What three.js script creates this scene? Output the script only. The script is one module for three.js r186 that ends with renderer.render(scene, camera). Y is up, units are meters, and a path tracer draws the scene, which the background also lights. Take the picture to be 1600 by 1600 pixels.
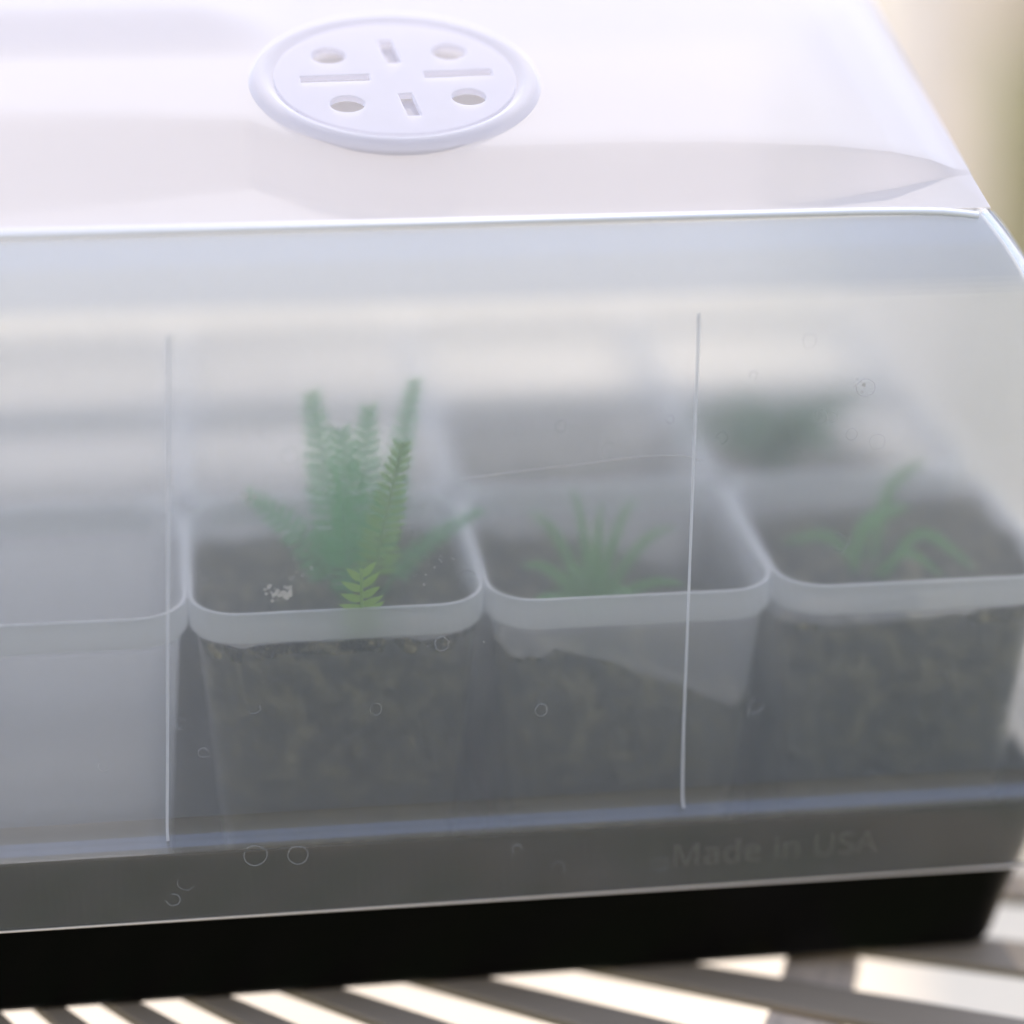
import * as THREE from 'three';
import { mergeGeometries } from 'three/addons/utils/BufferGeometryUtils.js';
import { RoundedBoxGeometry } from 'three/addons/geometries/RoundedBoxGeometry.js';
import { TextGeometry } from 'three/addons/geometries/TextGeometry.js';
import { FontLoader } from 'three/addons/loaders/FontLoader.js';

// ---------------------------------------------------------------- camera, sky, sun, exposure
// Lengths of the small things are written in millimetres from the front rim of the pots; RIM is the height of that rim over the ground.
const MM = 0.001, RIM = 815;
const W = (x, y, z) => new THREE.Vector3(x * MM, (y + RIM) * MM, z * MM);
const scene = new THREE.Scene();
const camera = new THREE.PerspectiveCamera(24.25, 1, 0.02, 400);
{
  const F = new THREE.Vector3(0.13274, -0.39045, -0.91101), R = new THREE.Vector3(0.99022, 0.01233, 0.139), U = new THREE.Vector3(0.04304, 0.92054, -0.38826);
  const m = new THREE.Matrix4().makeBasis(R, U, F.clone().negate());
  camera.quaternion.setFromRotationMatrix(m);
  camera.position.copy(W(1.41, 221.76, 467.68));
  camera.focus = 0.5165;
  camera.userData.fStop = 2.4;
  camera.updateMatrixWorld(true);
}
const SUN = new THREE.Vector3(0.12, 0.8, -0.58).normalize();
{
  const w = 256, h = 128, d = new Float32Array(w * h * 4);
  for (let j = 0; j < h; j++) for (let i = 0; i < w; i++) {
    const el = ((j + 0.5) / h - 0.5) * Math.PI, az = ((i + 0.5) / w - 0.5) * 2 * Math.PI;
    const dir = new THREE.Vector3(Math.cos(el) * Math.cos(az), Math.sin(el), Math.cos(el) * Math.sin(az));
    const up = Math.max(0, Math.sin(el)), t = Math.pow(1 - up, 2.2), c = Math.max(0, dir.dot(SUN));
    const g = 0.32 * Math.pow(c, 6);
    const k = (j * w + i) * 4;
    d[k] = 0.68 + 0.36 * t + g; d[k + 1] = 0.85 + 0.19 * t + g * 0.95; d[k + 2] = 1.36 - 0.22 * t + g * 0.8; d[k + 3] = 1;
  }
  const sky = new THREE.DataTexture(d, w, h, THREE.RGBAFormat, THREE.FloatType);
  sky.mapping = THREE.EquirectangularReflectionMapping; sky.magFilter = THREE.LinearFilter; sky.needsUpdate = true;
  scene.background = sky; scene.environment = sky;
}
const sun = new THREE.DirectionalLight(new THREE.Color().setRGB(1, 0.87, 0.74), 2.0);
sun.position.copy(SUN).multiplyScalar(8); sun.castShadow = true; sun.shadow.mapSize.set(2048, 2048);
Object.assign(sun.shadow.camera, { left: -4, right: 4, top: 4, bottom: -4, near: 0.1, far: 20 });
scene.add(sun); scene.add(sun.target);
const renderer = new THREE.WebGLRenderer({ antialias: true });
renderer.toneMapping = THREE.LinearToneMapping; renderer.toneMappingExposure = 1.32;
renderer.shadowMap.enabled = true;

// ---------------------------------------------------------------- helpers
let seed = 20250;
const rnd = (a = 0, b = 1) => { seed = (seed * 1664525 + 1013904223) % 4294967296; return a + (b - a) * seed / 4294967296; };
const hash = (x, y, s) => { let n = Math.imul(x, 374761393) ^ Math.imul(y, 668265263) ^ Math.imul(s + 11, 2246822519); n = Math.imul(n ^ (n >>> 13), 1274126177); return ((n ^ (n >>> 16)) >>> 0) / 4294967296; };
const mod = (a, b) => ((a % b) + b) % b;
function vnoise(x, y, s, px = 1e6, py = px) {   // value noise that repeats after px, py cells
  const i = Math.floor(x), j = Math.floor(y), fx = x - i, fy = y - j, u = fx * fx * (3 - 2 * fx), v = fy * fy * (3 - 2 * fy);
  const g = (a, b) => hash(mod(a, px), mod(b, py), s);
  return (g(i, j) * (1 - u) + g(i + 1, j) * u) * (1 - v) + (g(i, j + 1) * (1 - u) + g(i + 1, j + 1) * u) * v;
}
const smooth = (a, b, x) => { const t = Math.min(1, Math.max(0, (x - a) / (b - a))); return t * t * (3 - 2 * t); };
const lerp = (a, b, t) => a + (b - a) * t;
function interp(list, x, k) { if (x <= list[0][0]) return list[0][k]; for (let i = 1; i < list.length; i++) if (x <= list[i][0]) return lerp(list[i - 1][k], list[i][k], (x - list[i - 1][0]) / (list[i][0] - list[i - 1][0])); return list[list.length - 1][k]; }
function texture(n, m, fn, srgb) {
  const d = new Uint8Array(n * m * 4);
  for (let j = 0; j < m; j++) for (let i = 0; i < n; i++) { const c = fn(i, j), k = (j * n + i) * 4; for (let q = 0; q < 3; q++) d[k + q] = Math.max(0, Math.min(255, Math.round(255 * (c.length ? c[q] : c)))); d[k + 3] = 255; }
  const t = new THREE.DataTexture(d, n, m, THREE.RGBAFormat); t.wrapS = t.wrapT = THREE.RepeatWrapping; t.magFilter = THREE.LinearFilter; t.minFilter = THREE.LinearMipmapLinearFilter; t.generateMipmaps = true;
  if (srgb) t.colorSpace = THREE.SRGBColorSpace; t.needsUpdate = true; return t;
}
const taken = {};
const numbered = (n) => { taken[n] = (taken[n] ?? -1) + 1; return taken[n] ? `${n}_${String(taken[n]).padStart(3, '0')}` : n; };
const shade = (o) => { o.castShadow = o.receiveShadow = true; return o; };
function thing(name, [x, y, z], label, category, group, kind) {
  const o = new THREE.Group(); o.name = numbered(name); o.position.copy(W(x, y, z)); o.userData = { label, category };
  if (group) o.userData.group = group; if (kind) o.userData.kind = kind;
  o.userData_base = [x, y, z]; scene.add(o); return o;
}
// a mesh whose geometry is written in millimetres; at = the point of that space which is the parent's origin
function part(name, geo, mat, parent, at = parent.userData_base ?? [0, 0, 0]) {
  const g = geo.clone(); g.translate(-at[0], -at[1], -at[2]); g.scale(MM, MM, MM);
  const m = shade(new THREE.Mesh(g, mat)); m.name = name; parent.add(m); m.userData_base = at; return m;
}
// indexed surface from rows of points; closed = last column joins the first
function sheet(rows, { closed = false, loop = false, uv = null, flip = false, skip = null } = {}) {
  const nr = rows.length, nc = rows[0].length, p = [], t = [], idx = [], C = closed ? nc + 1 : nc;
  for (let r = 0; r < nr; r++) for (let c = 0; c < C; c++) { const q = rows[r][c % nc]; p.push(q[0], q[1], q[2]); const w = uv ? uv(r, c, q) : [c / (C - 1), r / (nr - 1)]; t.push(w[0], w[1]); }
  const R = loop ? nr : nr - 1;
  for (let r = 0; r < R; r++) for (let c = 0; c < C - 1; c++) {
    const a = r * C + c, b = a + 1, d = ((r + 1) % nr) * C + c, e = d + 1;
    if (skip && skip(rows[r][c])) continue;
    flip ? idx.push(a, b, d, b, e, d) : idx.push(a, d, b, b, d, e);
  }
  const g = new THREE.BufferGeometry(); g.setAttribute('position', new THREE.Float32BufferAttribute(p, 3)); g.setAttribute('uv', new THREE.Float32BufferAttribute(t, 2)); g.setIndex(idx); g.computeVertexNormals();
  if (closed) { const n = g.attributes.normal; for (let r = 0; r < nr; r++) { const a = r * C, b = a + C - 1, v = new THREE.Vector3(n.getX(a) + n.getX(b), n.getY(a) + n.getY(b), n.getZ(a) + n.getZ(b)).normalize(); n.setXYZ(a, v.x, v.y, v.z); n.setXYZ(b, v.x, v.y, v.z); } }
  return g;
}
// outline of a rounded rectangle seen from above, points [x, z, length so far]
function outline(x0, x1, z0, z1, r, nside = 6, ncorner = 7) {
  const o = [], corner = (cx, cz, a0) => { for (let k = 0; k <= ncorner; k++) { const a = a0 + (k / ncorner) * Math.PI / 2; o.push([cx + r * Math.cos(a), cz + r * Math.sin(a)]); } };
  const side = (ax, az, bx, bz) => { for (let k = 1; k < nside; k++) o.push([lerp(ax, bx, k / nside), lerp(az, bz, k / nside)]); };
  corner(x1 - r, z1 - r, 0); side(x1 - r, z1, x0 + r, z1);
  corner(x0 + r, z1 - r, Math.PI / 2); side(x0, z1 - r, x0, z0 + r);
  corner(x0 + r, z0 + r, Math.PI); side(x0 + r, z0, x1 - r, z0);
  corner(x1 - r, z0 + r, Math.PI * 1.5); side(x1, z0 + r, x1, z1 - r);
  let L = 0; o.forEach((p, i) => { if (i) L += Math.hypot(p[0] - o[i - 1][0], p[1] - o[i - 1][1]); p[2] = L; });
  return o;
}
const clean = (gs) => mergeGeometries(gs.map((g) => { g = g.index ? g.toNonIndexed() : g; for (const k of Object.keys(g.attributes)) if (!['position', 'normal', 'uv'].includes(k)) g.deleteAttribute(k); return g; }));
const tube = (pts, r, n = 24, m = 6, closed = false) => new THREE.TubeGeometry(new THREE.CatmullRomCurve3(pts.map((p) => new THREE.Vector3(...p)), closed), n, r, m, closed);
const rgb = (r, g, b) => new THREE.Color().setRGB(r, g, b);

// ---------------------------------------------------------------- materials
const streak = texture(1024, 256, (i, j) => {
  const a = vnoise(i / 2, j / 64, 1, 512, 4), b = vnoise(i / 5, j / 128, 2, 205, 2), c = vnoise(i, j / 24, 3, 1024, 11), o = vnoise(i / 4, j / 4, 4, 256, 64);
  return 0.42 * a + 0.3 * b + 0.2 * c + 0.08 * o;
});
streak.repeat.set(1 / 0.06, 1 / 0.05);
const grain = texture(1024, 256, (i, j) => { const a = vnoise(i / 1.6, j / 50, 21, 640, 5), b = vnoise(i / 6, j / 100, 22, 170, 2), o = vnoise(i / 3, j / 3, 23, 341, 85); return 0.94 - 0.02 * smooth(0.3, 0.9, a) - 0.008 * b - 0.006 * o; });
grain.repeat.copy(streak.repeat);
const M = {};
M.wall = new THREE.MeshPhysicalMaterial({ name: 'clear_moulded_plastic', color: rgb(0.965, 0.955, 0.9), roughness: 0.16, transmission: 1, thickness: 0.0013, ior: 1.49, transmissionMap: grain, bumpMap: streak, bumpScale: 0.000003 });
M.bead = new THREE.MeshPhysicalMaterial({ name: 'plastic_edge', color: rgb(0.95, 0.95, 0.94), roughness: 0.3, transmission: 0, ior: 1.49 });
M.lip = new THREE.MeshPhysicalMaterial({ name: 'lip_edge_glint_colour', color: rgb(0.86, 0.76, 0.65), roughness: 0.35, transmission: 0, ior: 1.49 });
M.rib = new THREE.MeshPhysicalMaterial({ name: 'moulded_rib_plastic', color: rgb(0.95, 0.95, 0.94), roughness: 0.7, transmission: 0.78, thickness: 0, ior: 1.49 });
M.skin = new THREE.MeshPhysicalMaterial({ name: 'frosted_skin', color: rgb(0.92, 0.955, 1.0), roughness: 0.42, transmission: 0.985, thickness: 0, ior: 1.2, specularIntensity: 0.3 });
M.frost = new THREE.MeshPhysicalMaterial({ name: 'shoulder_frosting', color: rgb(0.97, 0.98, 1.0), roughness: 0.2, transmission: 0.92, thickness: 0, ior: 1.2, specularIntensity: 0.2 });
M.side = new THREE.MeshPhysicalMaterial({ name: 'side_wall_plastic', color: rgb(0.97, 0.97, 0.97), roughness: 0.55, transmission: 0.9, thickness: 0, ior: 1.49 });
M.vent = new THREE.MeshPhysicalMaterial({ name: 'vent_plastic', color: rgb(0.9, 0.88, 0.88), roughness: 0.94, transmission: 0.78, thickness: 0, ior: 1.49 });
M.roof = new THREE.MeshPhysicalMaterial({ name: 'frosted_roof_plastic', color: rgb(0.89, 0.87, 0.88), roughness: 0.8, transmission: 0.8, thickness: 0, ior: 1.49 });
M.residue = new THREE.MeshStandardMaterial({ name: 'mineral_residue', color: rgb(0.75, 0.75, 0.72), roughness: 0.7, transparent: true, opacity: 0.26 });
M.flake = new THREE.MeshStandardMaterial({ name: 'dried_residue', color: rgb(0.8, 0.78, 0.72), roughness: 0.8, transparent: true, opacity: 0.38 });
M.pot = new THREE.MeshPhysicalMaterial({ name: 'milky_pot_plastic', color: rgb(0.97, 0.97, 0.97), roughness: 0.42, transmission: 0.95, thickness: 0, ior: 1.49 });
M.rim = new THREE.MeshPhysicalMaterial({ name: 'pot_rim_plastic', color: rgb(0.9, 0.9, 0.9), roughness: 0.6, transmission: 0.35, thickness: 0, ior: 1.49 });
M.black = new THREE.MeshPhysicalMaterial({ name: 'black_tray_plastic', color: rgb(0.003, 0.0026, 0.002), roughness: 0.38, specularIntensity: 0.22 });
const soilColor = texture(512, 512, (i, j) => {
  const a = vnoise(i / 64, j / 64, 5, 8), b = 0.6 * vnoise(i / 32, j / 32, 6, 16) + 0.4 * vnoise(i / 16, j / 16, 26, 32), c = vnoise(i / 3.2, j / 3.2, 7, 160), f = vnoise(i / 6, j / 6, 8, 86);
  let v = 0.12 + 0.16 * a + 0.34 * smooth(0.35, 0.75, b) + 0.11 * c; const p = smooth(0.78, 0.86, f) * 0.22;
  return [v + p, v * 0.95 + p * 0.95, v * 0.74 + p * 0.8];
}, true);
soilColor.repeat.set(1 / 0.045, 1 / 0.045);
const soilBump = texture(512, 512, (i, j) => 0.5 * vnoise(i / 20, j / 20, 9, 26) + 0.3 * vnoise(i / 8, j / 8, 10, 64) + 0.2 * vnoise(i / 3, j / 3, 12, 171));
soilBump.repeat.copy(soilColor.repeat);
M.soil = new THREE.MeshStandardMaterial({ name: 'potting_soil', color: rgb(0.5, 0.5, 0.5), map: soilColor, bumpMap: soilBump, bumpScale: 0.0016, roughness: 1 });
M.lightenedSoil = new THREE.MeshStandardMaterial({ name: 'lightened_side_soil', color: rgb(0.95, 0.9, 0.78), map: soilColor, bumpMap: soilBump, bumpScale: 0.001, roughness: 1 });  // same soil as the top, lightened and warmed to offset weak light on sides
M.chip = new THREE.MeshStandardMaterial({ name: 'bark_chip', color: rgb(0.42, 0.3, 0.18), roughness: 0.9 });
const leaf = (n, r, g, b) => new THREE.MeshPhysicalMaterial({ name: n, color: rgb(r, g, b), roughness: 0.75, transmission: 0.35, thickness: 0, side: THREE.DoubleSide });
M.freshLeaf = leaf('young_frond_leaf', 0.45, 0.75, 0.1);
M.fernLeaf = leaf('fern_leaf', 0.14, 0.5, 0.16);
M.limeLeaf = leaf('lime_fern_leaf', 0.27, 0.52, 0.1);
M.grassLeaf = leaf('seedling_leaf', 0.16, 0.4, 0.1);
M.darkLeaf = leaf('dark_seedling_leaf', 0.09, 0.2, 0.09);
M.gardenLeaf = leaf('garden_leaf', 0.3, 0.34, 0.05);
const woodMap = texture(256, 256, (i, j) => { const a = vnoise(i / 3, j / 60, 13, 85, 4), b = vnoise(i / 12, j / 90, 14, 21, 3), c = vnoise(i / 30, j / 30, 15, 8); const v = 0.82 + 0.1 * a + 0.1 * b - 0.12 * c; return [v, v * 0.985, v * 0.96]; }, true);
woodMap.repeat.set(1 / 0.03, 1 / 0.12);
M.slat = new THREE.MeshStandardMaterial({ name: 'taupe_slat', color: rgb(0.42, 0.345, 0.25), map: woodMap, roughness: 0.6 });
M.ring = new THREE.MeshStandardMaterial({ name: 'table_ring', color: rgb(0.85, 0.7, 0.54), map: woodMap, roughness: 0.7 });
M.frame = new THREE.MeshStandardMaterial({ name: 'table_frame', color: rgb(0.12, 0.11, 0.1), roughness: 0.5, metalness: 0.3 });
const groundMap = texture(512, 512, (i, j) => { const a = vnoise(i / 64, j / 64, 16, 8), b = vnoise(i / 16, j / 16, 17, 32), c = vnoise(i / 4, j / 4, 18, 128), e = vnoise(i / 1.5, j / 1.5, 19, 341); const v = 0.8 + 0.08 * a + 0.06 * b + 0.05 * c + 0.05 * e; return [v, v * 0.915, v * 0.77]; }, true);
groundMap.repeat.set(1 / 1.6, 1 / 1.6);
M.ground = new THREE.MeshStandardMaterial({ name: 'pale_stone_patio', map: groundMap, roughness: 0.9 });
const addedLawnMap = texture(256, 256, (i, j) => { const a = vnoise(i / 20, j / 20, 31, 13), b = vnoise(i / 2, j / 4, 32, 128, 64); return [0.22 + 0.1 * a + 0.08 * b, 0.25 + 0.1 * a + 0.1 * b, 0.18 + 0.07 * a + 0.06 * b]; }, true);
addedLawnMap.repeat.set(3, 3);
M.added_lawn = new THREE.MeshStandardMaterial({ name: 'added_lawn_grass', map: addedLawnMap, roughness: 1 });
M.white = new THREE.MeshStandardMaterial({ name: 'white_painted_wood', color: rgb(0.8, 0.77, 0.72), roughness: 0.6 });
M.tan = new THREE.MeshStandardMaterial({ name: 'tan_wood', color: rgb(0.62, 0.52, 0.38), roughness: 0.7 });
M.addedWall = new THREE.MeshStandardMaterial({ name: 'added_wall_grey', color: rgb(0.4, 0.4, 0.33), roughness: 0.9 });

// ---------------------------------------------------------------- patio ground
{
  const g = new THREE.PlaneGeometry(120, 120, 1, 1); g.rotateX(-Math.PI / 2);
  const uv = g.attributes.uv; for (let i = 0; i < uv.count; i++) uv.setXY(i, uv.getX(i) * 120, uv.getY(i) * 120);
  const o = shade(new THREE.Mesh(g, M.ground)); o.name = 'ground'; o.userData = { label: 'pale sunlit stone patio ground seen through the table slats', category: 'ground', kind: 'structure' }; scene.add(o);
}

{
  const g = new THREE.PlaneGeometry(9, 2.85, 1, 1); g.rotateX(-Math.PI / 2); g.translate(0, 0.004, 1.15);  // unseen dark sheet, added to cut light bounced up from the ground in front
  const uv = g.attributes.uv; for (let i = 0; i < uv.count; i++) uv.setXY(i, uv.getX(i) * 9, uv.getY(i) * 2.85);
  const o = shade(new THREE.Mesh(g, M.added_lawn)); o.name = 'added_lawn'; o.userData = { label: 'unseen dark sheet added in front of the table to cut light from the ground', category: 'added_lawn', kind: 'structure' }; scene.add(o);
}

// ---------------------------------------------------------------- round table with radial slats
const TABLE = [-104, -95, -95];
{
  const t = thing('slatted_table', [TABLE[0], -RIM, TABLE[2]], 'round taupe table with radial slats under the black tray', 'table');
  const n = 61, half = (2.4 / 2) * Math.PI / 180, H = 2.6;
  const r0 = 74, r1 = 348, w0 = r0 * Math.tan(half), w1 = r1 * Math.tan(half);
  const s = new THREE.Shape([new THREE.Vector2(r0, -w0 + 0.6), new THREE.Vector2(r1, -w1 + 0.6), new THREE.Vector2(r1, w1 - 0.6), new THREE.Vector2(r0, w0 - 0.6)]);
  const g = new THREE.ExtrudeGeometry(s, { depth: H - 1.2, bevelEnabled: true, bevelSize: 0.6, bevelThickness: 0.6, bevelSegments: 2 });
  g.rotateX(Math.PI / 2); g.translate(0, -0.6, 0); g.scale(MM, MM, MM);   // top at y = 0
  for (let k = 0; k < n; k++) {
    const a = (37.1 + k * 360 / n) * Math.PI / 180, m = shade(new THREE.Mesh(g, M.slat));
    m.name = 'slat'; m.position.y = (RIM - 95) * MM; m.rotation.y = -a; t.add(m);
  }
  const hoop = (ri, ro, top, h) => new THREE.LatheGeometry([[ri, top - h], [ro, top - h], [ro, top - 0.6], [ro - 0.6, top], [ri + 0.6, top], [ri, top - 0.6], [ri, top - h]].map((p) => new THREE.Vector2(...p)), 128);
  const top = RIM - 95;
  part('support_ring', hoop(259, 276, top - H - 0.1, 6), M.ring, t, [0, 0, 0]);
  part('outer_rim', hoop(348.5, 366, top + 0.5, 14), M.slat, t, [0, 0, 0]);
  part('centre_disc', hoop(0.5, 73.5, top, 10), M.slat, t, [0, 0, 0]);
  part('pedestal', new THREE.LatheGeometry([[0.5, 0], [210, 0], [210, 6], [190, 14], [60, 30], [26, 60], [22, 300], [22, 690], [40, 712], [70, top - H - 6.2], [0.5, top - H - 6.2]].map((p) => new THREE.Vector2(...p)), 48), M.frame, t, [0, 0, 0]);
}

// ---------------------------------------------------------------- black tray
const X0 = -83, X1 = 198, Z0 = -200, Z1 = 6;
const ringAt = (d, r, y = 0) => outline(X0 - d, X1 + d - 0.095 * Math.max(0, y) - (y > 66 ? 1.6 * Math.sin(Math.PI * Math.min(1, (y - 66) / 17)) : 0), Z0 - d, Z1 + d, Math.max(2, r + d), 10, 9);
const FRONT = 29;   // columns of that outline that make the front face with both corners
{
  const t = thing('seed_tray', [54, -95, -97], 'black plastic tray under the clear lid, standing on the slatted table', 'tray');
  const prof = [[-51, 7.2], [-66, 5.2], [-92.5, -1.0], [-94.6, -2.2], [-95, -4], [-95, -60], [-93, -60], [-92.8, -6], [-92, -4], [-66, 2.6], [-51, 5.6], [-50.5, 6.4]];
  const rows = prof.map(([y, d]) => ringAt(d, 8).map(([x, z]) => [x > 54 ? x - 9.5 : x, y, z]));
  part('tray_wall', sheet(rows, { closed: true, loop: true, flip: true }), M.black, t);
  const f = new THREE.BoxGeometry(170, 1.9, 110); f.translate(54, -94, -97); part('tray_floor', f, M.black, t);
}

// ---------------------------------------------------------------- pots
const DRAFT = Math.tan(6 * Math.PI / 180);
function potGeometry(hx, hz) {
  const prof = [[0, 0], [-0.8, 0.15], [-6.6, -0.2], [-7.4, -0.5], [-7.9, -1.2], [-9, -1.5], [-30, -3.2], [-60, -5.6], [-86, -7.8], [-90, -8.6], [-91.5, -10.5], [-91.8, -14]];
  const rows = prof.map(([y, d]) => outline(-hx - d, hx + d, -hz - d, hz + d, 11 + d * 0.6, 6, 7).map(([x, z]) => [x, y, z]));
  return sheet(rows, { closed: true, flip: true });
}
const rimGeometry = (hx, hz) => tube(outline(-hx + 0.3, hx - 0.3, -hz + 0.3, hz - 0.3, 10.7, 6, 7).map(([x, z]) => [x, -0.1, z]), 0.5, 160, 6, true);
const collarGeometry = (hx, hz) => sheet([[-0.2, 0.45], [-1, 0.55], [-6.4, 0.25], [-7, -0.2]].map(([y, d]) => outline(-hx - d, hx + d, -hz - d, hz + d, 11.2 + d, 6, 7).map(([x, z]) => [x, y, z])), { closed: true, flip: true });
const floorGeometry = (hx, hz) => { const s = new THREE.Shape(outline(-hx + 14, hx - 14, -hz + 14, hz - 14, 4, 2, 4).map(([x, z]) => new THREE.Vector2(x, z))); const g = new THREE.ShapeGeometry(s); g.rotateX(Math.PI / 2); g.translate(0, -91.7, 0); return g; };
function soilGeometry(hx, hz, level, s) {
  const N = 22, rows = [], side = outline(-hx, hx, -hz, hz, 10, 12, 6), inset = (y) => (y > -8 ? 0.6 : 1.45 + (-8 - y) * 0.0795);
  const h = (x, z) => level(x / hx, z / hz) + 3.2 * (vnoise(x / 9 + 50, z / 9 + 50, s) - 0.5) + 2 * (vnoise(x / 3.5 + 50, z / 3.5 + 50, s + 1) - 0.5);
  for (let k = 0; k <= N; k++) rows.push(side.map(([x, z]) => { const f = k / N, c = 1 - inset(h(x, z)) / 32.3; const px = x * f * c, pz = z * f * c; return [px, h(px, pz), pz]; }));
  const top = rows[N];
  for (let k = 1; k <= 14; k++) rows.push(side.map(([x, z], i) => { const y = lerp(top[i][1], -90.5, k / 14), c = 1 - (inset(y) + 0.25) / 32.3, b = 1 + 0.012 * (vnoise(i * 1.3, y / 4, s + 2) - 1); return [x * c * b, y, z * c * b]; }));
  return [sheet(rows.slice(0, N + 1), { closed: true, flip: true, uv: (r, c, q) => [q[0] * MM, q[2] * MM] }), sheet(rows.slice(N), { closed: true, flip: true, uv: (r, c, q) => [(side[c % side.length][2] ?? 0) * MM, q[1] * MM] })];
}
const POT = { wide: [potGeometry(32.3, 32.3), rimGeometry(32.3, 32.3), floorGeometry(32.3, 32.3), 32.3] };
function pot(kind, cx, cz, label, level, s = 30) {
  const [body, rim, floor, hx] = POT[kind], t = thing('plant_pot', [cx, -91.9, cz], label, 'pot', 'milky plastic pots in rows under the lid'), at = [0, -91.9, 0];
  part('pot_wall', body, M.pot, t, at); part('pot_rim', rim, M.rim, t, at); part('pot_collar', collarGeometry(hx, 32.3), M.rim, t, at); part('pot_floor', floor, M.pot, t, at);
  if (level) { const [top, flank] = soilGeometry(hx, 32.3, level, s); part('soil_surface', top, M.soil, t, at); part('lightened_soil_side', flank, M.lightenedSoil, t, at); }
  return t;
}
const PZ = -32.3;
pot('wide', -33.2, PZ, 'empty milky square pot at the left end of the front row', null);
pot('wide', 32.2, PZ, 'soil filled square pot holding the tall green fern', () => -8.5, 31);
pot('wide', 97.6, PZ, 'square pot with sloping soil, crossed by the right moulded rib', (u, v) => -12 - 17 * smooth(-0.5, 1.0, u) - 3 * v + 5 * (vnoise(u * 3 + 9, v * 3 + 9, 77) - 0.5) + 3.5 * (vnoise(u * 8 + 9, v * 8 + 9, 78) - 0.5), 34);
pot('wide', 163, PZ, 'soil filled pot at the right end of the front row', (u) => -9 + 3.5 * u, 37);
pot('wide', -33.2, PZ - 65.6, 'empty milky pot in the middle row behind the empty front pot', null);
pot('wide', 32.2, PZ - 65.6, 'nearly empty milky pot in the middle row behind the tall fern', () => -62, 40);
pot('wide', 97.6, PZ - 65.6, 'soil filled pot in the middle row behind the sloping soil pot', () => -24, 43);
pot('wide', 163, PZ - 65.6, 'soil filled pot in the middle row by the right end wall', () => -20, 46);
pot('wide', -33.2, PZ - 131.2, 'empty milky pot in the back row at the left end', null);
pot('wide', 32.2, PZ - 131.2, 'empty milky pot in the back row, third pot deep behind the fern', null);
pot('wide', 97.6, PZ - 131.2, 'soil filled pot in the back row, third behind the sloping soil pot', () => -26, 49);
pot('wide', 163, PZ - 131.2, 'pot with soil in the back right corner under the lid', () => -26, 52);

// bark chips lying on the soil
{
  const chip = (x, y, z, r, label) => { const g = new THREE.IcosahedronGeometry(1, 1), p = g.attributes.position; for (let i = 0; i < p.count; i++) { const k = 0.8 + 0.4 * hash(Math.round(p.getX(i) * 50), Math.round(p.getY(i) * 50 + p.getZ(i) * 70), Math.round(x)); p.setXYZ(i, p.getX(i) * r * k * 1.5, p.getY(i) * r * k * 0.5, p.getZ(i) * r * k); } g.computeVertexNormals(); const t = thing('bark_chip', [x, y, z], label, 'bark chip', 'bark chips on the potting soil'); part('chip', g, M.chip, t, [0, 0, 0]); t.rotation.y = rnd(0, 3); };
  chip(140, -7.6, -7, 2.6, 'tan bark chip on soil at the front left corner of the right end pot');
  chip(146, -8, -6, 2.0, 'small tan bark chip just right of the larger corner chip');
  chip(50, -7, -7, 2.0, 'tan bark chip on soil right of the young front frond');
  chip(20, -7.2, -9, 1.6, 'small bark chip on soil left of the young front frond');
}

// ---------------------------------------------------------------- plants
const UP = new THREE.Vector3(0, 1, 0);
function leafBlade(len, wid, blunt = 0.5, fold = 0.18) {    // lies along +x, 2 x n strips folded at the midrib
  const n = 6, rows = [];
  for (let i = 0; i <= n; i++) { const t = i / n, w = wid * 0.5 * Math.pow(Math.sin(Math.PI * Math.min(0.985, 0.06 + t * 0.94) ** (1 - 0.3 * blunt)), 0.75), y = -0.12 * len * t * t; rows.push([[t * len, y + fold * w, -w], [t * len, y, 0], [t * len, y + fold * w, w]]); }
  return sheet(rows);
}
// leaflets in pairs along a curve; face = the direction the frond turns its upper side to
function frondPieces(pts, { pairs, len, wid, tilt = 0.16, face = [0, 0.2, 1], start = 0.26, stem = 0.35, blunt = 0.5, taper = 0.55 }) {
  const curve = new THREE.CatmullRomCurve3(pts.map((p) => new THREE.Vector3(...p))), f = new THREE.Vector3(...face).normalize(), out = [];
  for (let k = 0; k < pairs; k++) for (const s of [-1, 1]) {
    const t = start + (1 - start) * (k + (s > 0 ? 0.35 : 0)) / pairs, p = curve.getPointAt(Math.min(1, t)), T = curve.getTangentAt(Math.min(1, t)), S = new THREE.Vector3().crossVectors(T, f).normalize().multiplyScalar(s), N = new THREE.Vector3().crossVectors(S, T).multiplyScalar(s).normalize();
    const l = len * (1 - taper * Math.pow(t, 1.6)) * (0.65 + 0.35 * smooth(0, 0.3, t)) * rnd(0.9, 1.1), an = tilt + 0.7 * t * t * t + rnd(-0.1, 0.1);
    const dx = S.clone().multiplyScalar(Math.cos(an)).addScaledVector(T, Math.sin(an)), dz = new THREE.Vector3().crossVectors(dx, N);
    const g = leafBlade(l, wid * (1 - 0.4 * t), blunt); g.applyMatrix4(new THREE.Matrix4().makeBasis(dx, N, dz).setPosition(p)); out.push(g);
  }
  return { stem: tube(pts, stem, 20, 5), leaves: out };
}
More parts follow.
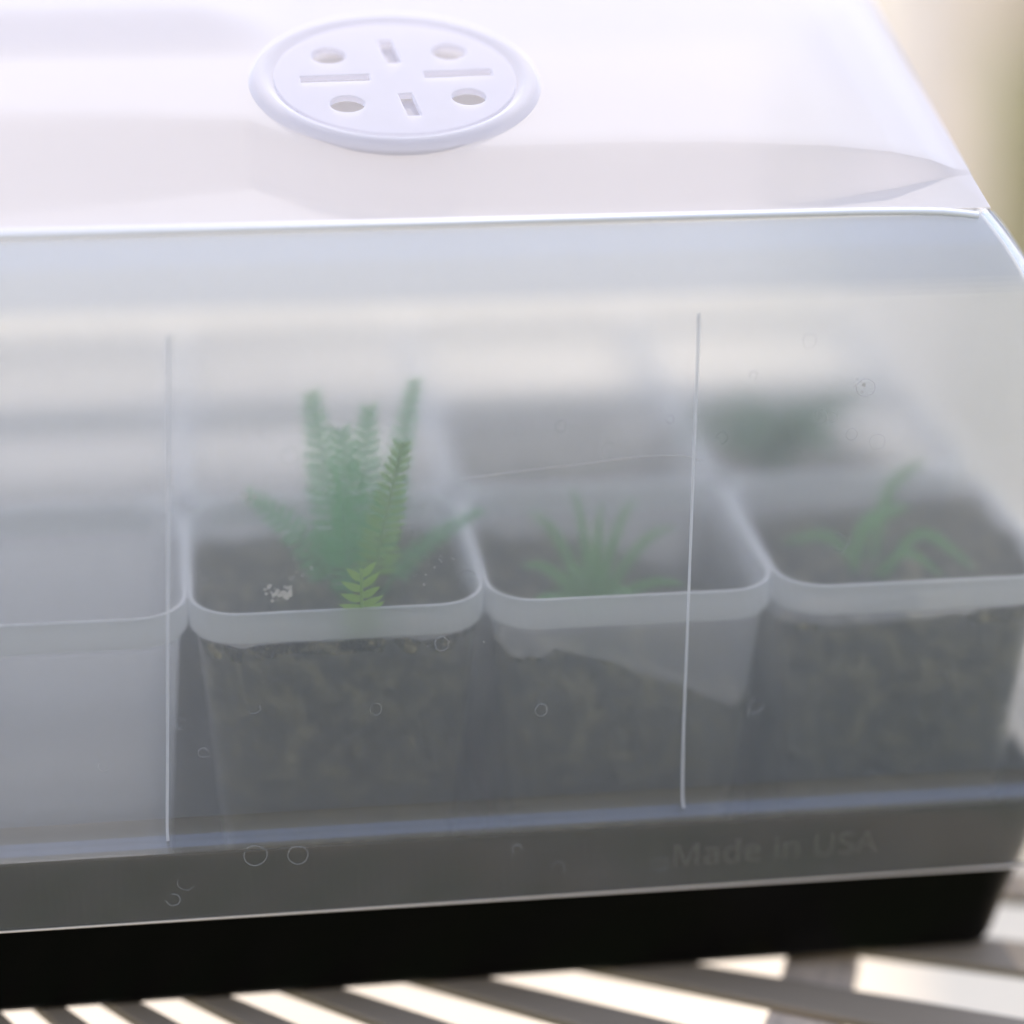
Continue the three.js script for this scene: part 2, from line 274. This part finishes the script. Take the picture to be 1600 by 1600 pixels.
{
  const b = [38, -10, -19], t = thing('fern', b, 'tall green fern with feathery upright fronds in the second front pot', 'fern');
  const add = (pts, o, mat) => { const f = frondPieces(pts, o); part('frond', clean([f.stem, ...f.leaves]), mat, t); };
  add([[36, -9, -22], [33.5, 4, -26], [31.5, 18, -31], [29, 36, -40]], { pairs: 17, len: 7, wid: 1.8, taper: 0.6 }, M.fernLeaf);
  add([[38, -9, -20], [39.5, 5, -23], [40, 20, -27], [41.5, 35, -32]], { pairs: 18, len: 6.6, wid: 1.7 }, M.fernLeaf);
  add([[40, -9, -22], [43.5, 6, -26], [47.5, 20, -31], [52.5, 39, -38]], { pairs: 18, len: 5.2, wid: 1.7 }, M.fernLeaf);
  add([[39, -9, -14], [41.5, 6, -13], [44, 20, -12], [47.2, 33.8, -12]], { pairs: 17, len: 5.8, wid: 1.9 }, M.limeLeaf);
  add([[35, -9, -20], [29, 2, -23], [22, 10, -26], [13.6, 16, -30]], { pairs: 13, len: 5.5, wid: 1.5 }, M.fernLeaf);
  add([[41, -9, -20], [47, -1, -22], [56, 5, -26], [67, 9.6, -30]], { pairs: 14, len: 3.6, wid: 1.3 }, M.fernLeaf);
  add([[37, -9, -17], [35, 2, -15], [34.5, 12, -14], [34, 20, -15]], { pairs: 12, len: 5, wid: 1.4 }, M.fernLeaf);
  add([[36, -9, -19], [35.5, 6, -20], [36, 18, -24], [35, 31, -29]], { pairs: 17, len: 7, wid: 1.8 }, M.fernLeaf);
  const y = thing('fern_frond', [37, -9, -5], 'bright lime young frond standing against the front pot rim', 'fern frond');
  const f = frondPieces([[37.2, -9, -4.5], [37, -3, -2], [36.8, 3, 0.6], [36.7, 10.6, 2.3]], { pairs: 7, len: 5.8, wid: 2.9, tilt: 0.25, face: [0.05, 0.3, 1], stem: 0.4, blunt: 1, start: 0.1, taper: 0.3 });
  part('stem', f.stem, M.freshLeaf, y); for (const g of f.leaves) part('leaflet', g, M.freshLeaf, y);
}
function strap(pts, wid, face = [0, 0.6, 1]) {
  const c = new THREE.CatmullRomCurve3(pts.map((p) => new THREE.Vector3(...p))), f = new THREE.Vector3(...face).normalize(), rows = [], n = 16;
  for (let i = 0; i <= n; i++) { const t = i / n, p = c.getPointAt(t), S = new THREE.Vector3().crossVectors(c.getTangentAt(t), f).normalize(), w = wid * 0.5 * Math.pow(Math.sin(Math.PI * (0.1 + 0.88 * t)), 0.6); const a = p.clone().addScaledVector(S, -w), b = p.clone().addScaledVector(S, w), m = p.clone().addScaledVector(f, -w * 0.35); rows.push([a.toArray(), m.toArray(), b.toArray()]); }
  return sheet(rows);
}
{
  const t = thing('seedling', [92, -22, -24], 'low spreading seedling with narrow leaves in the sloping soil pot', 'seedling');
  for (const [tip, w, mid] of [[[74.8, -0.5, -20], 3, 6], [[75.3, -4.5, -9], 3, 4], [[110.5, -2.8, -11], 2.6, 5], [[94.8, 10, -30], 2.4, 6], [[88, 12, -34], 2.2, 8], [[104, 8, -36], 2.4, 7], [[79, 5, -38], 2.6, 7], [[98, -3, -9], 2.4, 4], [[84, 2, -12], 2.6, 5], [[112, 3, -30], 2.4, 7], [[90, 6, -16], 2.4, 4]])
    part('leaf', strap([[92, -20, -24], [lerp(92, tip[0], 0.4), lerp(-20, tip[1], 0.55) + mid * 0.5, lerp(-24, tip[2], 0.35)], [lerp(92, tip[0], 0.75), lerp(-20, tip[1], 0.85) + mid * 0.4, lerp(-24, tip[2], 0.75)], tip], w), M.grassLeaf, t);
  const u = thing('seedling', [158, -9, -26], 'seedling with arching pale green leaves in the right end pot of the front row', 'seedling');
  for (const [a, b, c, w] of [[[154, -8, -25], [157, 3, -27], [168, 6, -30], 3.4], [[160, -8, -21], [168, 3, -20], [181, -5.5, -18], 2.4], [[156, -8, -27], [148, 0, -28], [138, -2, -30], 2.4], [[160, -8, -30], [166, 8, -38], [174, 13, -40], 2.6], [[158, -8, -22], [164, 0, -16], [172, -5, -14], 2]])
    part('leaf', strap([a, b, c], w), M.grassLeaf, u);
  const v = thing('leafy_seedling', [152, -10, -92], 'dark bushy seedling in the middle row behind the right end pot', 'seedling');
  for (let k = 0; k < 26; k++) { const a = rnd(0, 6.28), r = rnd(8, 28), h = rnd(-4, 10); part('leaf', strap([[152, -12, -92], [152 + r * 0.4 * Math.cos(a), h * 0.7, -92 + r * 0.35 * Math.sin(a)], [152 + r * Math.cos(a), h, -92 + r * 0.8 * Math.sin(a)]], rnd(3, 5)), M.darkLeaf, v); }
}

// ---------------------------------------------------------------- clear lid
{
  const lid = thing('clear_lid', [54, -66.4, -97], 'translucent plastic dome lid with round vent over the pots', 'lid');
  const D = (y) => -y * DRAFT;
  // outer profile of the wall, top to bottom: [height, how far outside the outline at rim height]
  const shoulder = [[83, -16.2], [82.3, -15.3], [81, -13.9], [79, -12.1], [76.5, -10.3], [74, -8.9], [71.5, -7.95], [69, D(69) - 0.1], [66, D(66)]];
  const prof = [...shoulder, [60, D(60)], [40, D(40)], [20, D(20)], [0, 0], [-20, D(-20)], [-36, D(-36)], [-43, D(-43)], [-45.2, 5.1], [-46.6, 5.9], [-47.3, 7.0], [-47.8, 8.1], [-48.3, 8.75], [-49.2, 9.05], [-52, 9.1], [-60, 9.25], [-65.6, 9.4], [-66.1, 9.3], [-66.4, 8.9]];
  const T = 1.3, inner = prof.slice(0, -2).map(([y, d], i) => [y > 66 ? y - 0.8 * (y - 66) / 17 : y > -45 || y < -49.5 ? y : y - 1.0, d - T]);
  inner.push([-66.1, 8.1]);
  const all = [...prof, ...inner.reverse()];
  const rows = all.map(([y, d]) => ringAt(d, 8, y).slice(0, FRONT).map(([x, z, l]) => [x, y, z, l]));
  part('front_wall', sheet(rows, { loop: true, flip: true, uv: (r, c, q) => [q[3] * MM, q[1] * MM] }), M.wall, lid);
  part('side_and_back_wall', sheet(prof.map(([y, d]) => { const o = ringAt(d, 8, y); return [...o.slice(FRONT - 1), o[0]].map(([x, z]) => [x, y, z]); }), { flip: true }), M.side, lid);
  const skin = prof.filter(([y]) => y > -44 && y < 82.5).map(([y, d]) => [y > 66 ? y + 0.25 * (y - 66) / 17 : y, d + 0.25]);
  part('frosted_skin', sheet(skin.map(([y, d]) => ringAt(d, 8, y).slice(0, FRONT).map(([x, z]) => [x, y, z])), { flip: true }), M.skin, lid);
  [66.6, 67.8, 69, 70.2].forEach((y0, n) => {   // frosting of the moulded shoulder, in thin bands that overlap
    const band = [[y0, D(y0)], [71.5, -7.95], [74, -8.9], [76.5, -10.3], [79, -12.1], [81, -13.9], [82.3, -15.3]].map(([y, d]) => [y - 1.1 * (y - 66) / 17, d - T - 0.5 - 0.15 * n]);
    part('shoulder_frosting', sheet(band.map(([y, d]) => ringAt(d, 8, y).slice(0, FRONT).map(([x, z]) => [x, y, z]))), M.frost, lid);
  });
  part('lip_edge_glint', tube(ringAt(9.05, 8).map(([x, z]) => [x, -66.35, z]), 0.38, 240, 6, true), M.lip, lid);  // pale opaque tube, its colour stands in for light caught along the lip

  // the roof: a slope that rises to the back, with a raised step round the vent, then down behind
  const tilt = 14 * Math.PI / 180, ct = Math.cos(tilt), st = Math.sin(tilt), VM = 112;
  const foot = [[-70, 4], [-35, 6.7], [-9, 10.1], [17, 14.7], [25, 8.3], [33, 3.1], [39, 0.9], [104, 0.6], [122, 1], [140, 4.2], [155, 8.5], [171, 13.9], [176, 14.4]];
  const edge = [[-70, 33.5, 10], [-35, 32.5, 10], [-8.5, 31.3, 10], [17, 28.7, 10], [24.5, 22.8, 10], [33.7, 17.7, 10], [47, 14.9, 10], [71, 15, 10], [98.6, 15.2, 10], [119.5, 14.3, 10], [141, 13, 9.2], [154.5, 12.8, 7.4], [164, 14.6, 4.2], [171.5, 16, 0.5], [176, 17, 0.05]];
  const us = []; for (let u = -66.2; u < 174; u += 1.6) us.push(u); us.push(174.2);
  const roofAt = (u, v, n) => [u, 83.2 + v * st + n * ct, -10.5 - v * ct + n * st];
  const rowsR = [];
  const ramp = [0, 0.06, 0.18, 0.5, 0.82, 0.94, 1];
  const step2 = (u, v) => 5 * smooth(58, 74, v) * smooth(30, 6, u);
  const add = (fn) => rowsR.push(us.map(fn));
  for (const k of [0, 0.5]) add((u) => roofAt(u, interp(foot, u, 1) * k, 0));
  for (const k of ramp) add((u) => { const a = interp(foot, u, 1), b = interp(edge, u, 1), h = interp(edge, u, 2); return roofAt(u, lerp(a, b, k), h * smooth(-0.12, 1.12, k)); });
  for (let i = 1; i <= 40; i++) add((u) => { const b = interp(edge, u, 1), v = lerp(b, VM, i / 40); return roofAt(u, v, interp(edge, u, 2) + step2(u, v)); });
  for (let i = 1; i <= 10; i++) add((u) => { const q = roofAt(u, VM, (interp(edge, u, 2) + step2(u, VM)) * (1 - i / 10)), k = i / 10, zr = -10.5 - VM * ct; return [u, lerp(83.2 + VM * st, 83.2, k) + (q[1] - (83.2 + VM * st)), lerp(zr, -183.5, k)]; });
  const VC = roofAt(49.7, 44.5, 10);
  part('lid_roof', sheet(rowsR, { flip: true, skip: (q) => Math.hypot(q[0] - VC[0], (q[2] - VC[2]) / ct) < 24 }), M.roof, lid);
  for (const [c, name] of [[0, 'gable'], [us.length - 1, 'gable']]) part(name, sheet([rowsR.map((r) => r[c]), rowsR.map((r) => [r[c][0], 82.9, r[c][2]])], { flip: c === 0 }), M.roof, lid);
  part('front_edge_bead', tube([[-66, 83.2, -9.8], [0, 83.2, -9.8], [60, 83.2, -9.8], [120, 83.2, -9.8], [150, 83.1, -9.8], [164, 82.7, -9.4], [171, 81.9, -8.9]], 0.85, 60, 8), M.bead, lid);

  // round vent
  const v = new THREE.Group(); v.name = 'vent'; const vc = VC;
  v.position.set((vc[0] - 54) * MM, (vc[1] + 66.4) * MM, (vc[2] + 97) * MM); v.rotation.x = tilt; v.scale.setScalar(0.99); lid.add(v);
  const ring = new THREE.LatheGeometry([[32.5, 0], [31.8, 1.4], [31, 2], [29.6, 2.1], [28.6, 1.6], [27.4, 0.6], [26.6, 0.35]].map((p) => new THREE.Vector2(...p)), 96);
  part('vent_collar', ring, M.roof, v, [0, 0, 0]);
  const disc = new THREE.Shape(); disc.absarc(0, 0, 26.7, 0, Math.PI * 2);
  for (const [x, y] of [[-14.1, 11], [13.3, 12], [-11.6, -12.4], [15.3, -10.2]]) { const h = new THREE.Path(); h.absarc(x, y, 4.1, 0, Math.PI * 2, true); disc.holes.push(h); }
  const bars = [[-13.4, 0.1, 16, 3.6, 0.03], [14.2, -1.2, 16, 3.6, 0.05], [-0.2, -12.6, 3.6, 12, 0.12], [2, 13.2, 3.6, 11, 0.12]];
  for (const [x, z, w, d, a] of bars) { const h = new THREE.Path(), c = Math.cos(a), q = Math.sin(a); [[-w / 2, -d / 2], [-w / 2, d / 2], [w / 2, d / 2], [w / 2, -d / 2]].forEach(([p, o], i) => { const X = x + p * c - o * q, Y = -z + p * q + o * c; i ? h.lineTo(X, Y) : h.moveTo(X, Y); }); disc.holes.push(h); }
  const dg = new THREE.ExtrudeGeometry(disc, { depth: 0.9, bevelEnabled: true, bevelSize: 0.3, bevelThickness: 0.3, bevelSegments: 2, curveSegments: 40 }); dg.rotateX(-Math.PI / 2);
  part('vent_dial', dg, M.roof, v, [0, 0, 0]);
  const plate = new THREE.LatheGeometry([[0.3, -5], [25, -5], [26, -3.5], [26.4, 0]].map((p) => new THREE.Vector2(...p)), 64); part('vent_darkening_plate', plate, M.vent, v, [0, 0, 0]);  // plate added under the dial to darken what shows through the holes
  for (const [x, z, w, d, turn] of bars) { const g = new RoundedBoxGeometry(w + 1.4, 1.2, d + 1.4, 2, 0.4); g.rotateY(turn); g.translate(x, -1.8, z); part('vent_bar', g, M.vent, v, [0, 0, 0]); }

  // moulded ribs, lettering, scratch, dried drops on the front face
  const onWall = (x, y, out = 0) => [x, y, Z1 + (y > -43 ? D(y) : y > -48.5 ? lerp(4.6, 8.9, (-43 - y) / 5.5) : 9.1 + (-52 - y) * 0.02) + out + 0.3];
  for (const [xa, ya, xb, yb] of [[-1.9, 63.5, -7.0, -45.6], [108.9, 64.5, 107.1, -45.4]]) {
    const pts = [[xa, ya, onWall(xa, ya, -0.5)[2]]]; for (let k = 0.04; k < 0.99; k += 0.16) pts.push(onWall(lerp(xa, xb, k), lerp(ya, yb, k), 0.1)); pts.push(onWall(xb, yb, 0.2)); pts.push(onWall(xb + 0.1, yb - 1.1, 0.2));
    part('moulded_rib', tube(pts, 0.3, 60, 8), M.rib, lid);
  }
  const font = await new FontLoader().loadAsync('fonts/droid/droid_sans_regular.typeface.json');
  const tg = new TextGeometry('Made in USA', { font, size: 5.6, depth: 0.09, curveSegments: 4, bevelEnabled: false }); tg.computeBoundingBox();
  const k = 47 / (tg.boundingBox.max.x - tg.boundingBox.min.x); tg.scale(k, 1, 1); tg.rotateZ(0.012); tg.translate(104.4, -60.6, Z1 + 9.17);
  const text = part('embossed_lettering', tg, M.wall, lid); text.userData.label = 'raised clear lettering reading Made in USA';
  const spots = [[11.7, -50.9, 2.5], [21, -51.4, 2.2], [-3.4, -56.5, 1.9], [-6.4, -60.7, 1.4], [78.8, -58.8, 1.6], [101.8, -59.5, 1.8], [69.5, -53.4, 1.2], [17.6, 42.1, 1.5], [22.1, 37.2, 1.9], [59.5, 34.8, 1.4], [46.2, 19.6, 1.5], [3.4, 11.4, 1.2], [90, 35.8, 1.7], [79.5, 41.3, 1.3], [114.5, 37.5, 1.3], [136.1, 41.3, 1.6], [138.6, 41, 1.1], [143.1, 37.1, 1.3], [148.9, 35.2, 1.7], [145.8, 47.3, 1.9], [141.5, 12.8, 1.9], [84.2, 17, 1], [53.6, -6, 1.6], [12.8, -18.4, 1.3], [39, -20.2, 1.4], [123.6, -24.5, 1.7], [75.3, -22.5, 1.5], [1.3, -7.5, 1.2], [151.2, -43, 1.3], [1.5, -28.1, 1.1], [-3, -21.2, 1.2], [59.3, 8.3, 2], [-25, 12, 1], [-20, -30, 1.1], [133, 58, 1.6], [131, 33, 1.1], [121, 51, 1], [103, 42, 0.9]];
  for (const [x, y, r] of spots) {
    const rim = [], n = 14, s = Math.round(x * 7 + y * 3), lean = y < -48 ? 0.004 : DRAFT; const ex = rnd(0.85, 1.1);
    for (let i = 0; i < n; i++) { const a = (i / n) * 2 * Math.PI, q = r * (0.93 + 0.14 * hash(i, s, 3)), dx = q * ex * Math.cos(a), dy = q * Math.sin(a), o = onWall(x, y, 0.03); rim.push([x + dx, y + dy, (Math.abs(y + 50) < 4 ? onWall(x, y + dy, 0.05)[2] : o[2] - dy * lean)]); }
    const open = hash(s, 4, 6) < 0.5, a0 = Math.floor(n * hash(s, 2, 9)), arc = open ? Array.from({ length: 8 + Math.floor(5 * hash(s, 5, 1)) }, (_, i) => rim[(a0 + i) % n]) : rim;
    part('water_spot', tube(arc, 0.045 + 0.035 * hash(s, 1, 2), 40, 5, !open), M.residue, lid);
  }
  part('scratch', tube([[57.4, 30.7], [70, 31.9], [82.8, 32.9], [95, 34], [102.3, 34.2], [107, 33.7], [110, 32.6]].map(([x, y]) => onWall(x, y, 0.05)), 0.12, 60, 5), M.flake, lid).userData.label = 'fine curved hairline scratch';
  const flakes = [];
  const scatter = (cx, cy, sx, sy, n, r) => { for (let i = 0; i < n; i++) { const x = cx + sx * (rnd() + rnd() + rnd() - 1.5), y = cy + sy * (rnd() + rnd() + rnd() - 1.5), m = 5, q = r * rnd(0.3, 1.2), o = onWall(x, y, 0.04), sh = new THREE.Shape(); for (let j = 0; j < m; j++) { const a = (j + rnd(-0.3, 0.3)) / m * 6.283, b = q * rnd(0.4, 1.2); j ? sh.lineTo(b * Math.cos(a), b * Math.sin(a)) : sh.moveTo(b * Math.cos(a), b * Math.sin(a)); } const g = new THREE.ExtrudeGeometry(sh, { depth: 0.05, bevelEnabled: false }); g.rotateX(-0.105); g.translate(...o); flakes.push(g); } };
  scatter(18.5, 7.4, 3.2, 1.6, 40, 0.45); scatter(20.5, 7.6, 1.2, 1.3, 26, 0.6); scatter(13, 28.5, 3, 1.6, 26, 0.4); scatter(23, 12.5, 3, 5, 40, 0.22); scatter(52, 12, 6, 6, 46, 0.16); scatter(60, 0, 70, 45, 90, 0.09); scatter(40, -57, 60, 6, 26, 0.12); scatter(145, 48, 2, 1.5, 12, 0.4); scatter(120, 44, 30, 14, 40, 0.1); scatter(57, -6, 6, 1, 12, 0.2);
  const fl = part('dried_flecks', clean(flakes), M.flake, lid); fl.userData.kind = 'stuff';
}

// ---------------------------------------------------------------- garden beyond, right of the lid
{
  const post = (x, z, w, h, mat, label) => { const t = thing('garden_post', [x, -RIM, z], label, 'post', 'posts behind the table'); const g = new RoundedBoxGeometry(w, h, w, 2, 6); g.translate(0, h / 2, 0); part('shaft', g, mat, t, [0, 0, 0]); const c = new RoundedBoxGeometry(w + 24, 22, w + 24, 2, 5); c.translate(0, h + 11, 0); part('cap', c, mat, t, [0, 0, 0]); };
  post(712, -1720, 70, 1250, M.white, 'white painted wooden post standing beyond the lid at right');
  post(772, -1580, 80, 1250, M.tan, 'tan wooden post standing at the right edge of the picture');
  const clump = (x, z, n, h, sp, label, lw = 1) => { const t = thing('garden_plant', [x, -RIM, z], label, 'plant', 'leafy plants behind the table'); for (let i = 0; i < n; i++) { const a = rnd(0, 6.28), r = rnd(0.2, 1) * sp, hh = h * rnd(0.6, 1.05); part('leaf', strap([[0, 0, 0], [r * 0.25 * Math.cos(a), hh * 0.55, r * 0.25 * Math.sin(a)], [r * 0.6 * Math.cos(a), hh * 0.95, r * 0.6 * Math.sin(a)], [r * Math.cos(a), hh * 0.9, r * Math.sin(a)]], lw * rnd(18, 28), [Math.cos(a), 0.8, Math.sin(a)]), M.gardenLeaf, t, [0, 0, 0]); } };
  clump(735, -1480, 24, 650, 75, 'yellow green strap leaved plant at the right edge behind the lid');
  clump(650, -1850, 12, 660, 70, 'yellow green strap leaved plant seen above the far lid corner');
}

// ---------------------------------------------------------------- unseen wall added behind the camera: it closes off the sky on that side
{
  const t = thing('added_sky_blocker', [0, -RIM, 2600], 'unseen grey wall added behind the camera to close off the sky', 'wall');
  const g = new THREE.BoxGeometry(9000, 4200, 200); g.translate(0, 2100, 100); part('render', g, M.addedWall, t, [0, 0, 0]);
  const p = new THREE.BoxGeometry(9010, 260, 220); p.translate(0, 130, 90); part('added_wall_base', p, M.frame, t, [0, 0, 0]);
}

scene.traverse((o) => { delete o.userData_base; });
renderer.render(scene, camera);
